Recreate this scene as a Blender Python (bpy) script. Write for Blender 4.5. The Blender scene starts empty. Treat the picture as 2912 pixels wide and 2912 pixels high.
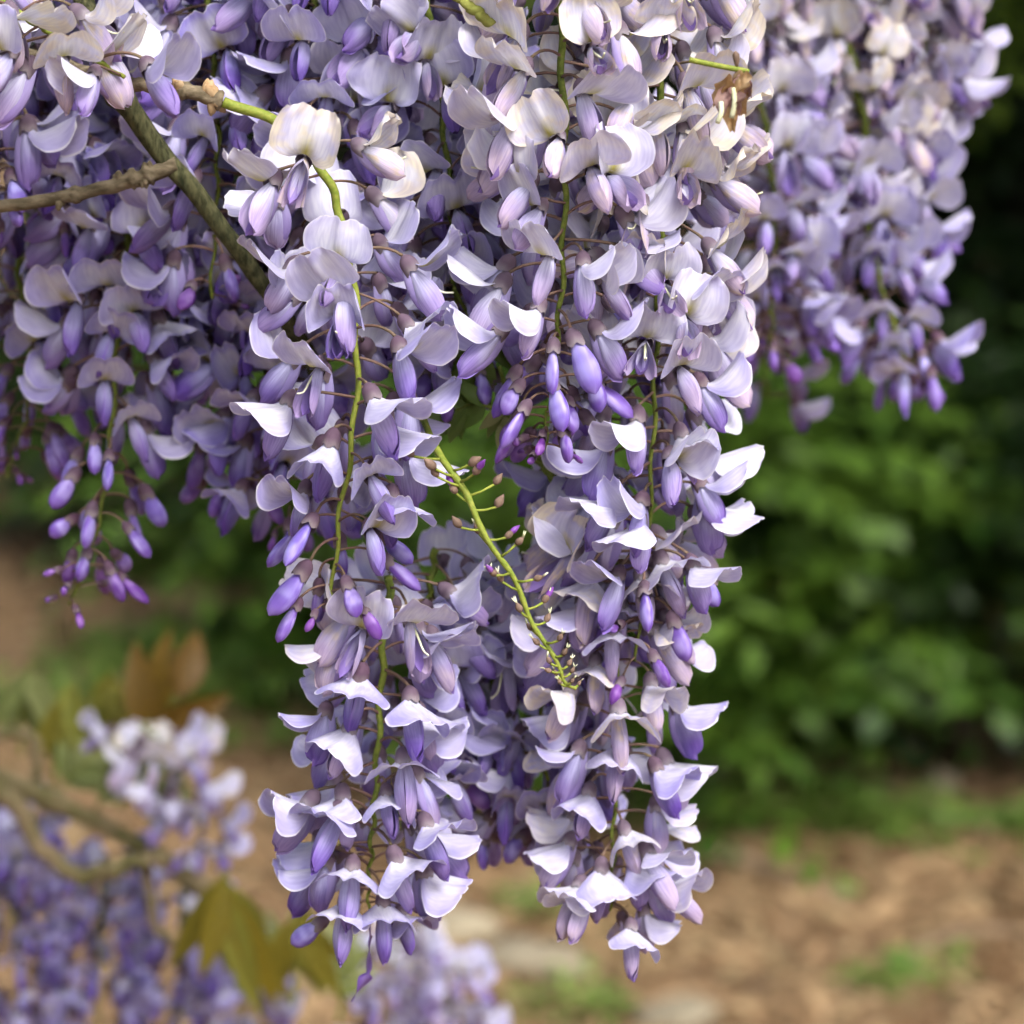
import bpy, math, random
import numpy as np
from mathutils import Matrix, Vector, noise as mnoise

R = math.radians
rnd = random.Random(11)
sc = bpy.context.scene
COL = sc.collection

# ------------------------------------------------------------------ camera
PXF = 7870.0                      # focal length in photograph pixels (2912 wide)
TILT = R(8.0)
CAM = Vector((0.0, 0.0, 1.45))
cd = bpy.data.cameras.new('camera')
cam = bpy.data.objects.new('camera', cd)
COL.objects.link(cam)
cam.location = CAM
cam.rotation_euler = (R(90) - TILT, 0, 0)
cd.sensor_width = 36.0
cd.lens = PXF / 2912.0 * 36.0
cd.clip_start = 0.05
cd.clip_end = 500
cd.dof.use_dof = True
cd.dof.focus_distance = 0.985
cd.dof.aperture_fstop = 8.6
sc.camera = cam

# ------------------------------------------------------------------ sky, sun, exposure (soft bright overcast)
SUN_EL, SUN_AZ = R(47), R(152)       # azimuth clockwise from +Y (north)
w = bpy.data.worlds.new('World')
sc.world = w
w.use_nodes = True
nt = w.node_tree
bg = nt.nodes['Background']
sky = nt.nodes.new('ShaderNodeTexSky')
sky.sky_type = 'NISHITA'
sky.sun_disc = False
sky.sun_elevation = SUN_EL
sky.sun_rotation = SUN_AZ
sky.dust_density = 4.0
sky.ozone_density = 1.0
hs = nt.nodes.new('ShaderNodeHueSaturation')
hs.inputs['Saturation'].default_value = 0.60     # cloud cover: the whole dome goes pale grey
nt.links.new(sky.outputs[0], hs.inputs['Color'])
nt.links.new(hs.outputs[0], bg.inputs[0])
bg.inputs[1].default_value = 0.10
sl = bpy.data.lights.new('sun', 'SUN')
sl.energy = 1.5
sl.angle = R(25)
sl.color = (1.0, 0.985, 0.96)
so = bpy.data.objects.new('sun', sl)
COL.objects.link(so)
sdir = Vector((math.sin(SUN_AZ) * math.cos(SUN_EL), math.cos(SUN_AZ) * math.cos(SUN_EL), math.sin(SUN_EL)))
so.rotation_euler = sdir.to_track_quat('Z', 'Y').to_euler()
sc.view_settings.view_transform = 'Standard'
sc.view_settings.look = 'None'
sc.view_settings.exposure = 1.30
sc.view_settings.gamma = 1.0
sc.cycles.use_denoising = True
sc.cycles.max_bounces = 4
sc.cycles.diffuse_bounces = 2
sc.cycles.glossy_bounces = 1
sc.cycles.transmission_bounces = 3
sc.cycles.use_adaptive_sampling = True
sc.cycles.adaptive_threshold = 0.04
sc.cycles.adaptive_min_samples = 12
sc.cycles.transparent_max_bounces = 6


# ------------------------------------------------------------------ placing: a point seen at a photo pixel, at world depth Y (metres)
FWD = Vector((0, math.cos(TILT), -math.sin(TILT)))
UPV = Vector((0, math.sin(TILT), math.cos(TILT)))
def at(px, py, Y):
    d = FWD + Vector((1, 0, 0)) * ((px - 1456) / PXF) + UPV * ((1456 - py) / PXF)
    return CAM + d * (Y / d.y)
def on_ground(px, py):
    d = FWD + Vector((1, 0, 0)) * ((px - 1456) / PXF) + UPV * ((1456 - py) / PXF)
    return CAM + d * (-CAM.z / d.z)

# ------------------------------------------------------------------ materials
def mat(name):
    m = bpy.data.materials.new(name)
    m.use_nodes = True
    n = m.node_tree
    b = n.nodes['Principled BSDF']
    return m, n, b
class G:
    """small helper for node graphs"""
    def __init__(s, n): s.n = n
    def node(s, t, **k):
        x = s.n.nodes.new(t)
        for a, v in k.items(): setattr(x, a, v)
        return x
    def put(s, sock, v):
        if isinstance(v, bpy.types.NodeSocket): s.n.links.new(v, sock)
        else: sock.default_value = v
    def math(s, op, a, b=0.0, c=0.0, clamp=False):
        x = s.node('ShaderNodeMath', operation=op, use_clamp=clamp)
        for i, v in enumerate((a, b, c)): s.put(x.inputs[i], v)
        return x.outputs[0]
    def mix(s, f, a, b, blend='MIX'):
        x = s.node('ShaderNodeMix', data_type='RGBA', blend_type=blend)
        s.put(x.inputs[0], f)
        for i, v in ((6, a), (7, b)):
            if isinstance(v, tuple) and len(v) == 3: v = (*v, 1)
            s.put(x.inputs[i], v)
        return x.outputs[2]
    def smooth(s, v, a, b):
        x = s.node('ShaderNodeMapRange', interpolation_type='SMOOTHSTEP')
        s.put(x.inputs[0], v); x.inputs[1].default_value = a; x.inputs[2].default_value = b
        return x.outputs[0]
    def attr(s, name):
        return s.node('ShaderNodeAttribute', attribute_name=name)
    def sep(s, v):
        x = s.node('ShaderNodeSeparateXYZ'); s.put(x.inputs[0], v)
        return x.outputs
    def noise(s, vec, scale, detail=3, rough=0.55, dims='3D'):
        x = s.node('ShaderNodeTexNoise')
        if vec is not None: s.put(x.inputs['Vector'], vec)
        x.inputs['Scale'].default_value = scale; x.inputs['Detail'].default_value = detail
        x.inputs['Roughness'].default_value = rough
        return x.outputs[0]
    def scalevec(s, v, k):
        x = s.node('ShaderNodeVectorMath', operation='MULTIPLY'); s.put(x.inputs[0], v); x.inputs[1].default_value = k
        return x.outputs[0]
    def addvec(s, v, k):
        x = s.node('ShaderNodeVectorMath', operation='ADD'); s.put(x.inputs[0], v); s.put(x.inputs[1], k)
        return x.outputs[0]

def finish_thin(g, b, colr, trans, rough=0.55, bump=None, bstr=0.2, spec=0.25, tcol=None):
    """thin living tissue: reflecting plus letting light through"""
    n = g.n
    g.put(b.inputs['Base Color'], colr)
    b.inputs['Roughness'].default_value = rough
    b.inputs['Specular IOR Level'].default_value = spec
    t = g.node('ShaderNodeBsdfTranslucent')
    g.put(t.inputs[0], tcol if tcol is not None else colr)
    if bump is not None:
        bn = g.node('ShaderNodeBump'); bn.inputs['Strength'].default_value = bstr
        bn.inputs['Distance'].default_value = 0.0006
        n.links.new(bump, bn.inputs['Height'])
        n.links.new(bn.outputs[0], b.inputs['Normal']); n.links.new(bn.outputs[0], t.inputs['Normal'])
    mx = g.node('ShaderNodeMixShader'); mx.inputs[0].default_value = trans
    n.links.new(b.outputs[0], mx.inputs[1]); n.links.new(t.outputs[0], mx.inputs[2])
    n.links.new(mx.outputs[0], n.nodes['Material Output'].inputs[0])

def petal_common(g):
    pc = g.sep(g.attr('pc').outputs['Vector'])          # x along petal, y margin, z nectar guide
    uv = g.attr('uvp').outputs['Vector']
    oi = g.node('ShaderNodeObjectInfo')
    oc = g.sep(oi.outputs['Color'])                     # x age, y chance, z deep: violet depth, also painted shade
    off = g.node('ShaderNodeCombineXYZ')
    g.put(off.inputs[2], g.math('MULTIPLY', oc[1], 37.0))
    v = g.addvec(uv, off.outputs[0])
    vein = g.noise(g.scalevec(v, (3.0, 26.0, 1.0)), 1.0, 1)
    blot = g.noise(g.scalevec(v, (2.2, 2.2, 1.0)), 1.0, 1)
    return pc, oc, vein, blot, v

def banner_material():
    m, n, b = mat('petal_banner'); g = G(n)
    pc, oc, vein, blot, v = petal_common(g)
    age = oc[0]
    c = g.mix(age, (0.40, 0.36, 0.80), (0.82, 0.82, 0.90))
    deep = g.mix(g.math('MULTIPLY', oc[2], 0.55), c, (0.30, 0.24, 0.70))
    # pale heart around the fold, lilac towards the margin
    heart = g.math('SUBTRACT', 1.0, g.smooth(pc[1], 0.05, 0.85))
    c2 = g.mix(g.math('MULTIPLY', heart, 0.62), deep, (0.84, 0.85, 0.89))
    c3 = g.mix(g.smooth(pc[1], 0.90, 1.0), c2, (0.86, 0.85, 0.93))
    # cream and tan withering in old flowers
    wn = g.noise(g.scalevec(v, (2.5, 2.5, 1.0)), 1.3, 2)
    witherf = g.math('MULTIPLY', g.smooth(age, 0.82, 1.0), g.smooth(g.math('ADD', wn, g.math('MULTIPLY', pc[1], 0.28)), 0.50, 0.80), clamp=True)
    c4 = g.mix(witherf, c3, (0.84, 0.77, 0.64))
    inner = g.node('ShaderNodeNewGeometry').outputs['Backfacing']      # the inner face of the banner carries the mark
    c5 = g.mix(g.math('MULTIPLY', g.math('MULTIPLY', pc[2], 0.95), g.math('MULTIPLY_ADD', inner, 0.92, 0.08)), c4, (0.46, 0.42, 0.04))
    c6 = g.mix(1.0, c5, g.mix(g.smooth(vein, 0.25, 0.75), (0.85, 0.84, 0.90), (1.03, 1.03, 1.01)), 'MULTIPLY')
    c7 = g.mix(1.0, c6, g.mix(g.smooth(blot, 0.3, 0.7), (0.88, 0.86, 0.95), (1.05, 1.05, 1.0)), 'MULTIPLY')
    finish_thin(g, b, c7, 0.26, 0.5)
    return m
def wing_material():
    m, n, b = mat('petal_wing'); g = G(n)
    pc, oc, vein, blot, v = petal_common(g)
    age = oc[0]
    base = g.mix(age, (0.50, 0.51, 0.84), (0.80, 0.80, 0.90))
    tip = g.mix(age, (0.14, 0.07, 0.47), (0.54, 0.43, 0.76))
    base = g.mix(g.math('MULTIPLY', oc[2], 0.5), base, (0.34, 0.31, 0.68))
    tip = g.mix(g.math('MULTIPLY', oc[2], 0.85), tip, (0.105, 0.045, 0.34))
    f = g.smooth(g.math('ADD', pc[0], g.math('MULTIPLY', g.math('SUBTRACT', blot, 0.5), 0.5)), 0.12, 0.92)
    c = g.mix(f, base, tip)
    rim = g.math('MULTIPLY', g.smooth(pc[1], 0.72, 1.0), g.math('SUBTRACT', 1.0, age, clamp=True))
    c = g.mix(g.math('MULTIPLY', rim, 0.6), c, (0.30, 0.15, 0.58))
    blush = g.math('MULTIPLY', g.smooth(age, 0.55, 1.0), g.smooth(pc[0], 0.35, 0.9))
    c = g.mix(g.math('MULTIPLY', blush, 0.60), c, (0.80, 0.66, 0.68))
    wn = g.noise(g.scalevec(v, (2.5, 2.5, 1.0)), 1.3, 2)
    wf = g.math('MULTIPLY', g.smooth(age, 0.8, 1.0), g.smooth(wn, 0.45, 0.75))
    c = g.mix(wf, c, (0.72, 0.60, 0.45))
    c = g.mix(1.0, c, g.mix(g.smooth(vein, 0.25, 0.75), (0.78, 0.75, 0.85), (1.08, 1.08, 1.05)), 'MULTIPLY')
    finish_thin(g, b, c, 0.20, 0.48)
    return m
def keel_material():
    m, n, b = mat('petal_keel'); g = G(n)
    pc, oc, vein, blot, v = petal_common(g)
    c = g.mix(pc[0], (0.45, 0.42, 0.74), (0.17, 0.08, 0.44))
    c = g.mix(g.math('MULTIPLY', oc[0], 0.35), c, (0.50, 0.38, 0.60))
    c = g.mix(1.0, c, g.mix(vein, (0.85, 0.84, 0.9), (1.08, 1.08, 1.05)), 'MULTIPLY')
    finish_thin(g, b, c, 0.2, 0.5)
    return m
def bud_material():
    m, n, b = mat('petal_bud'); g = G(n)
    pc, oc, vein, blot, v = petal_common(g)
    # z of the object colour: small tight buds are magenta, swelling ones blue violet
    side = g.mix(oc[2], (0.19, 0.13, 0.50), (0.17, 0.04, 0.30))
    pale = g.mix(oc[2], (0.45, 0.42, 0.82), (0.30, 0.12, 0.44))
    dark = g.mix(oc[2], (0.15, 0.06, 0.40), (0.13, 0.03, 0.23))
    c = g.mix(g.smooth(blot, 0.35, 0.7), side, pale)
    c = g.mix(g.math('MULTIPLY', g.smooth(pc[0], 0.45, 1.0), 0.65), c, dark)
    c = g.mix(g.math('MULTIPLY', pc[2], 0.7), c, dark)
    c = g.mix(1.0, c, g.mix(vein, (0.82, 0.80, 0.88), (1.10, 1.10, 1.06)), 'MULTIPLY')
    finish_thin(g, b, c, 0.10, 0.42, spec=0.35)
    return m
def calyx_material():
    m, n, b = mat('calyx'); g = G(n)
    pc, oc, vein, blot, v = petal_common(g)
    c = g.mix(oc[0], (0.085, 0.036, 0.068), (0.18, 0.135, 0.18))
    c = g.mix(g.smooth(pc[0], 0.55, 1.0), c, g.mix(oc[0], (0.16, 0.11, 0.115), (0.30, 0.27, 0.30)))
    c = g.mix(1.0, c, g.mix(blot, (0.7, 0.7, 0.7), (1.25, 1.2, 1.2)), 'MULTIPLY')
    finish_thin(g, b, c, 0.12, 0.7, spec=0.15)
    return m
def plain(name, c1, c2, scale, rough=0.7, bstr=0.5, bdist=0.002, stretch=(1, 1, 1), thin=0.0, spec=0.25, coords='Object'):
    m, n, b = mat(name); g = G(n)
    tc = g.node('ShaderNodeTexCoord')
    v = g.scalevec(tc.outputs[coords], stretch)
    f = g.smooth(g.noise(v, scale, 5, 0.6), 0.3, 0.7)
    oi = g.node('ShaderNodeObjectInfo')
    c = g.mix(f, c1, c2)
    c = g.mix(1.0, c, g.mix(oi.outputs['Random'], (0.85, 0.85, 0.85), (1.12, 1.12, 1.12)), 'MULTIPLY')
    if thin:
        finish_thin(g, b, c, thin, rough, None, spec=spec)
    else:
        g.put(b.inputs['Base Color'], c)
        b.inputs['Roughness'].default_value = rough
        b.inputs['Specular IOR Level'].default_value = spec
        bn = g.node('ShaderNodeBump'); bn.inputs['Strength'].default_value = bstr; bn.inputs['Distance'].default_value = bdist
        n.links.new(g.noise(v, scale * 1.7, 6, 0.65), bn.inputs['Height'])
        n.links.new(bn.outputs[0], b.inputs['Normal'])
    return m
def leaf_material(name, ca, cb, thin=0.35):
    m, n, b = mat(name); g = G(n)
    tc = g.attr('tint').outputs['Vector']
    s = g.sep(tc)
    c = g.mix(s[0], ca, cb)
    c = g.mix(1.0, c, g.mix(s[1], (0.75, 0.8, 0.75), (1.2, 1.15, 1.1)), 'MULTIPLY')
    finish_thin(g, b, c, thin, 0.5, None, spec=0.3)
    return m

M = {
    'banner': banner_material(), 'wing': wing_material(), 'keel': keel_material(), 'bud': bud_material(), 'calyx': calyx_material(),
    'pedicel': plain('pedicel', (0.19, 0.10, 0.09), (0.17, 0.13, 0.075), 90, 0.65, 0.2, 0.0005),
    'rachis': plain('rachis', (0.085, 0.125, 0.014), (0.19, 0.22, 0.035), 500, 0.6, 0.35, 0.0006),
    'shoot': plain('young_shoot', (0.17, 0.23, 0.025), (0.29, 0.31, 0.055), 500, 0.6, 0.4, 0.0006),
    'bark': plain('olive_bark', (0.018, 0.022, 0.007), (0.115, 0.110, 0.050), 420, 0.9, 1.0, 0.0012, (1, 1, 0.28)),
    'twig': plain('grey_twig_bark', (0.085, 0.065, 0.036), (0.25, 0.20, 0.13), 330, 0.9, 1.0, 0.0010, (0.4, 1, 1)),
    'green_twig': plain('green_twig_bark', (0.22, 0.24, 0.05), (0.33, 0.33, 0.08), 110, 0.75, 0.7, 0.0010),
    'pale_branch': plain('pale_branch_bark', (0.25, 0.185, 0.11), (0.10, 0.095, 0.032), 60, 0.85, 0.8, 0.003),
    'dry': plain('withered_petal', (0.42, 0.25, 0.11), (0.62, 0.46, 0.28), 130, 0.8, 0.5, 0.001, thin=0.25),
    'mauvedry': plain('withered_mauve', (0.30, 0.16, 0.15), (0.42, 0.29, 0.25), 130, 0.8, 0.5, 0.001, thin=0.2),
    'stigma': plain('bare_style', (0.62, 0.66, 0.40), (0.75, 0.74, 0.55), 130, 0.5, 0.1, 0.0005),
    'tinybud': plain('tiny_bud', (0.13, 0.085, 0.06), (0.24, 0.16, 0.12), 300, 0.7, 0.4, 0.0004),
    'stone': plain('pale_stone', (0.20, 0.165, 0.11), (0.30, 0.255, 0.175), 14, 0.9, 0.7, 0.01),
    'stick': plain('dry_stick', (0.22, 0.15, 0.09), (0.36, 0.27, 0.18), 30, 0.9, 0.7, 0.004),
    'trunk': plain('shrub_bark', (0.05, 0.035, 0.025), (0.12, 0.09, 0.06), 30, 0.9, 0.8, 0.006),
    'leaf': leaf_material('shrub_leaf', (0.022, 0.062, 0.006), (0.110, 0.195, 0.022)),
    'leaf_b': leaf_material('shade_painted_leaf', (0.006, 0.018, 0.003), (0.019, 0.043, 0.007)),  # near-black leaf: deep shade under the trees put into the colour
    'leaf_d': leaf_material('lit_overhang_leaf', (0.050, 0.105, 0.008), (0.150, 0.230, 0.025), 0.5),  # lighter leaf: brightness of lit foliage put into the colour
    'leaf_c': leaf_material('shade_painted_shrub_leaf', (0.007, 0.022, 0.003), (0.034, 0.066, 0.009)),  # darkened copy of the shrub leaf, canopy shade painted in
    'grass': leaf_material('weed_leaf', (0.09, 0.19, 0.025), (0.22, 0.30, 0.07)),
    'young_leaf': leaf_material('young_green_leaf', (0.10, 0.17, 0.03), (0.18, 0.25, 0.07)),
    'bronze_leaf': leaf_material('bronze_leaf', (0.25, 0.19, 0.018), (0.34, 0.35, 0.07), 0.5),
    'copper_leaf': leaf_material('copper_leaf', (0.13, 0.068, 0.008), (0.17, 0.105, 0.014), 0.35),
    'silver_leaf': leaf_material('downy_leaf', (0.22, 0.27, 0.08), (0.38, 0.40, 0.18)),
    'chip': leaf_material('bark_chip', (0.10, 0.054, 0.025), (0.40, 0.275, 0.155), 0.0),
}

# ------------------------------------------------------------------ mesh helpers
class MB:
    def __init__(s): s.v = []; s.f = []; s.pc = []; s.uv = []
    def grid(s, pts, pc, uv, nu, nv, close=False):
        """pts: list of nu*nv points (row-major u, v)"""
        o = len(s.v)
        s.v += pts; s.pc += pc; s.uv += uv
        for i in range(nu - 1):
            for j in range(nv if close else nv - 1):
                k = (j + 1) % nv
                s.f.append((o + i*nv + j, o + (i+1)*nv + j, o + (i+1)*nv + k, o + i*nv + k))
    def tube(s, pts, rad, seg=6, u0=0.0, u1=1.0, caps=True, lump=None):
        o = len(s.v)
        pts = [Vector(p) for p in pts]
        n = len(pts)
        ref = None
        for i, p in enumerate(pts):
            t = (pts[min(i+1, n-1)] - pts[max(i-1, 0)]).normalized()
            if ref is None:
                ref = t.orthogonal().normalized()
            ref = (ref - t * ref.dot(t)).normalized()
            b = t.cross(ref)
            r = rad[i] if hasattr(rad, '__len__') else rad
            u = u0 + (u1 - u0) * i / (n - 1)
            for j in range(seg):
                a = 2 * math.pi * j / seg
                rr = r * (1 + (lump(i, j) if lump else 0))
                s.v.append(p + (ref * math.cos(a) + b * math.sin(a)) * rr)
                s.pc.append((u, 0.5, 0)); s.uv.append((u, j / seg, 0))
        for i in range(n - 1):
            for j in range(seg):
                k = (j + 1) % seg
                s.f.append((o + i*seg + j, o + i*seg + k, o + (i+1)*seg + k, o + (i+1)*seg + j))
        if caps:
            s.f.append(tuple(o + j for j in range(seg))[::-1])
            s.f.append(tuple(o + (n-1)*seg + j for j in range(seg)))
    def mesh(s, name, m, xf=None, scale=1.0, smooth=True, tint=None):
        me = bpy.data.meshes.new(name)
        vs = [Vector(p) * scale for p in s.v]
        if xf is not None: vs = [xf @ p for p in vs]
        me.from_pydata([tuple(p) for p in vs], [], s.f)
        if s.pc:
            a = me.attributes.new('pc', 'FLOAT_VECTOR', 'POINT'); a.data.foreach_set('vector', np.array(s.pc, 'f').ravel())
            a = me.attributes.new('uvp', 'FLOAT_VECTOR', 'POINT'); a.data.foreach_set('vector', np.array(s.uv, 'f').ravel())
        if tint is not None:
            a = me.attributes.new('tint', 'FLOAT_VECTOR', 'POINT'); a.data.foreach_set('vector', np.array(tint, 'f').ravel())
        if smooth: me.shade_smooth()
        me.materials.append(M[m])
        return me

def obj(name, me, parent=None, color=None, loc=None):
    o = bpy.data.objects.new(name, me)
    COL.objects.link(o)
    if parent is not None: o.parent = parent
    if color is not None: o.color = color
    if loc is not None: o.location = loc
    return o
def tag(o, label=None, cat=None, group=None, kind=None):
    if label: o['label'] = label
    if cat: o['category'] = cat
    if group: o['group'] = group
    if kind: o['kind'] = kind
    return o
def empty(name, loc, label, cat, group=None):
    o = bpy.data.objects.new(name, None); COL.objects.link(o)
    o.location = loc; o.empty_display_size = 0.02
    return tag(o, label, cat, group)

def np_mesh(name, verts, faces, m, tint=None, smooth=True):
    me = bpy.data.meshes.new(name)
    me.from_pydata(verts if isinstance(verts, list) else verts.tolist(), [], faces if isinstance(faces, list) else faces.tolist())
    if tint is not None:
        a = me.attributes.new('tint', 'FLOAT_VECTOR', 'POINT'); a.data.foreach_set('vector', np.asarray(tint, 'f').ravel())
    if smooth: me.shade_smooth()
    me.materials.append(M[m])
    return me

def catmull(pts, n):
    P = [Vector(p) for p in pts]
    P = [P[0] * 2 - P[1]] + P + [P[-1] * 2 - P[-2]]
    out = []
    segs = len(P) - 3
    for k in range(n):
        x = k / (n - 1) * segs
        i = min(int(x), segs - 1); t = x - i
        a, b, c, d = P[i:i+4]
        out.append(0.5 * ((2*b) + (c - a)*t + (2*a - 5*b + 4*c - d)*t*t + (3*b - a - 3*c + d)*t**3))
    return out

# ------------------------------------------------------------------ the flower (centimetres; x = keel axis, z = banner side, y = side)
def sstep(a, b, x):
    t = max(0.0, min(1.0, (x - a) / (b - a))); return t*t*(3 - 2*t)

def banner_mb(q, L, W, beta, curl, fold, wave, twist=0.0, cup=0.0):
    mb = MB(); NU, NV = 13, 17
    # centre line bends up out of the calyx, then on
    cen = []; x, z = 0.30, 0.13
    du = 1.0 / (NU - 1)
    for i in range(NU):
        u = i * du
        a = beta * (0.22 + 0.78 * sstep(0.0, 0.24, u)) + curl * max(0, u - 0.2)
        cen.append((x, z, a))
        x += math.cos(a) * L * du; z += math.sin(a) * L * du
    pts, pc, uv = [], [], []
    ph = [q.uniform(0, 6.28) for _ in range(4)]
    asym = q.uniform(-0.12, 0.12)
    for i in range(NU):
        u = i * du
        for j in range(NV):
            s = -1 + 2 * j / (NV - 1)
            # square grid drawn onto a rounded outline, small notch in the tip, narrow claw at the base
            bb = 2 * u - 1
            lat = s * math.sqrt(1 - 0.45 * bb * bb)
            ul = 0.5 + 0.5 * bb * math.sqrt(1 - 0.45 * s * s)
            g = 0.20 + 0.80 * sstep(0.0, 0.30, ul)
            k = abs(lat)
            ul = max(0.0, ul * (1 - 0.08 * math.exp(-(s / 0.16) ** 2) * u ** 3 + u ** 4 * (0.016 * math.sin(11 * s + ph[3]) + 0.010 * math.sin(27 * s + ph[2]))))
            fi = ul / du; i0 = max(0, min(int(fi), NU - 2)); fr = fi - i0
            cx = cen[i0][0] * (1-fr) + cen[i0+1][0] * fr
            cz = cen[i0][1] * (1-fr) + cen[i0+1][1] * fr
            a = cen[i0][2] * (1-fr) + cen[i0+1][2] * fr
            nx, nz = -math.sin(a), math.cos(a)      # to the back of the banner
            sgn = 1 if s >= 0 else -1
            wd = W * g * k
            # the two halves hinge on the middle fold and bow
            phi = fold + cup * k + asym * sgn
            yy = sgn * wd * math.cos(phi * (0.55 + 0.45 * k))
            off = -wd * math.sin(phi) * (0.70 + 0.30 * k)
            off += 0.16 * W * math.sin(math.pi * min(1, k * 1.05)) * g * (0.3 + 0.7*u)     # each half swells a little
            off -= 0.085 * math.exp(-(s / 0.11) ** 2) * sstep(0.1, 0.4, u)
            off += wave * (math.sin(4.5*k*sgn + ph[0] + 3*u) * 0.6 + math.sin(9*u + ph[1] + 3*s) * 0.5) * (0.25*u + 0.75*k*k) * (0.2 + u)
            off += wave * 0.8 * math.sin(11*s + ph[2]) * sstep(0.75, 1.0, u)
            off += twist * s * u * W
            pts.append(Vector((cx + nx*off, yy, cz + nz*off)))
            edge = max(abs(s) ** 1.6, sstep(0.55, 1.0, u) ** 2 * 0.96 + 0.04 * (u > 0.98))
            guide = math.exp(-(s * g / (0.20 - 0.10 * u)) ** 2) * sstep(0.02, 0.08, u) * (1 - sstep(0.22, 0.58, u))
            pc.append((u, edge, guide)); uv.append((u, s * 0.5, 0))
    mb.grid(pts, pc, uv, NU, NV)
    return mb
def wing_mb(q, side, L, H, bulge, spread, droop, flare):
    mb = MB(); NU, NV = 12, 8
    pts, pc, uv = [], [], []
    ph = q.uniform(0, 6.28)
    for i in range(NU):
        u = i / (NU - 1)
        h = H * (0.20 + 0.80 * math.sin(math.pi/2 * min(1, u / 0.58)) ** 1.3) * (1 - max(0, (u - 0.58) / 0.42) ** 2.6) ** 0.5 if u < 1 else 0.02
        for j in range(NV):
            v = -1 + 2 * j / (NV - 1)
            x = 0.34 + L * u - 0.05 * v * u
            z = -0.02 + droop * u * u + 0.5 * h * v * (1.0 if v > 0 else 0.85)
            b = bulge * math.sin(math.pi * min(1, u * 0.95 + 0.02)) ** 0.65
            y = -0.014 + b * (1 - 0.97 * v * v) + spread * u * u
            if v > 0: y += flare * v ** 3 * sstep(0.15, 0.6, u)
            y += 0.02 * math.sin(6 * u + 3 * v + ph)
            pts.append(Vector((x, side * y, z)))
            pc.append((u, max(abs(v) ** 2, sstep(0.8, 1, u)), 0)); uv.append((u, v * 0.4 + side, 0))
    mb.grid(pts, pc, uv, NU, NV)
    return mb
def keel_mb(q, L, H, droop):
    mb = MB(); NU, NV = 10, 9
    pts, pc, uv = [], [], []
    for i in range(NU):
        u = i / (NU - 1)
        h = H * (0.3 + 0.7 * math.sin(math.pi/2 * min(1, u / 0.55))) * (1 - max(0, (u - 0.6) / 0.4) ** 2.2) ** 0.6 if u < 1 else 0.02
        for j in range(NV):
            a = math.pi * (j / (NV - 1))          # around the bottom, open on top
            x = 0.34 + L * u
            z = -0.16 + droop * u * u + 0.26 * u ** 3 - h * 0.75 * math.sin(a) + 0.22 * h
            y = 0.20 * (h / H) * math.cos(a)
            pts.append(Vector((x, y, z)))
            pc.append((u, 0.5, 0)); uv.append((u, j / NV, 2))
    mb.grid(pts, pc, uv, NU, NV)
    return mb
def bud_mb(q, L, Wd, bend, gape=0.0):
    mb = MB(); NU, NV = 12, 12
    pts, pc, uv = [], [], []
    for i in range(NU):
        u = i / (NU - 1)
        r = Wd * (0.42 + 0.58 * math.sin(math.pi/2 * min(1, u / 0.55)) ** 1.2) * (1 - max(0, (u - 0.5) / 0.5) ** 2.4) ** 0.55 if u < 1 else 0.012
        cz = bend * u * u
        for j in range(NV):
            a = 2 * math.pi * j / NV
            y = r * 0.66 * math.sin(a); z = r * math.cos(a)
            seam = math.exp(-((a - math.pi) / 0.32) ** 2)
            z += 0.25 * r * seam * (0.6 - u) * gape
            y *= 1 - 0.25 * seam
            pts.append(Vector((0.38 + L * u, y, cz + z)))
            pc.append((u, 0.5, seam * 0.9)); uv.append((u, math.sin(a) * 0.5, 3))
    mb.grid(pts, pc, uv, NU, NV, True)
    return mb
def calyx_mb(q, L=0.56, r=0.27):
    mb = MB(); NU, NV = 7, 20
    pts, pc, uv = [], [], []
    ph = q.uniform(0, 6.28)
    for i in range(NU):
        u = i / (NU - 1)
        rr = 0.07 + (r - 0.07) * math.sin(math.pi/2 * min(1, u * 1.5)) ** 0.8 + 0.03 * max(0, u - 0.7)
        for j in range(NV):
            a = 2 * math.pi * j / NV
            tooth = 0.16 * abs(math.cos(2.5 * a)) ** 1.5 + 0.10 * max(0, -math.cos(a))
            x = L * u * (0.78 + (tooth + 0.06) * u ** 2 * 1.3)
            pts.append(Vector((x, rr * math.sin(a) * 0.92, rr * math.cos(a) + 0.02)))
            pc.append((u, 0.5, 0)); uv.append((u, j / NV, 4))
    mb.grid(pts, pc, uv, NU, NV, True)
    return mb

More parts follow.
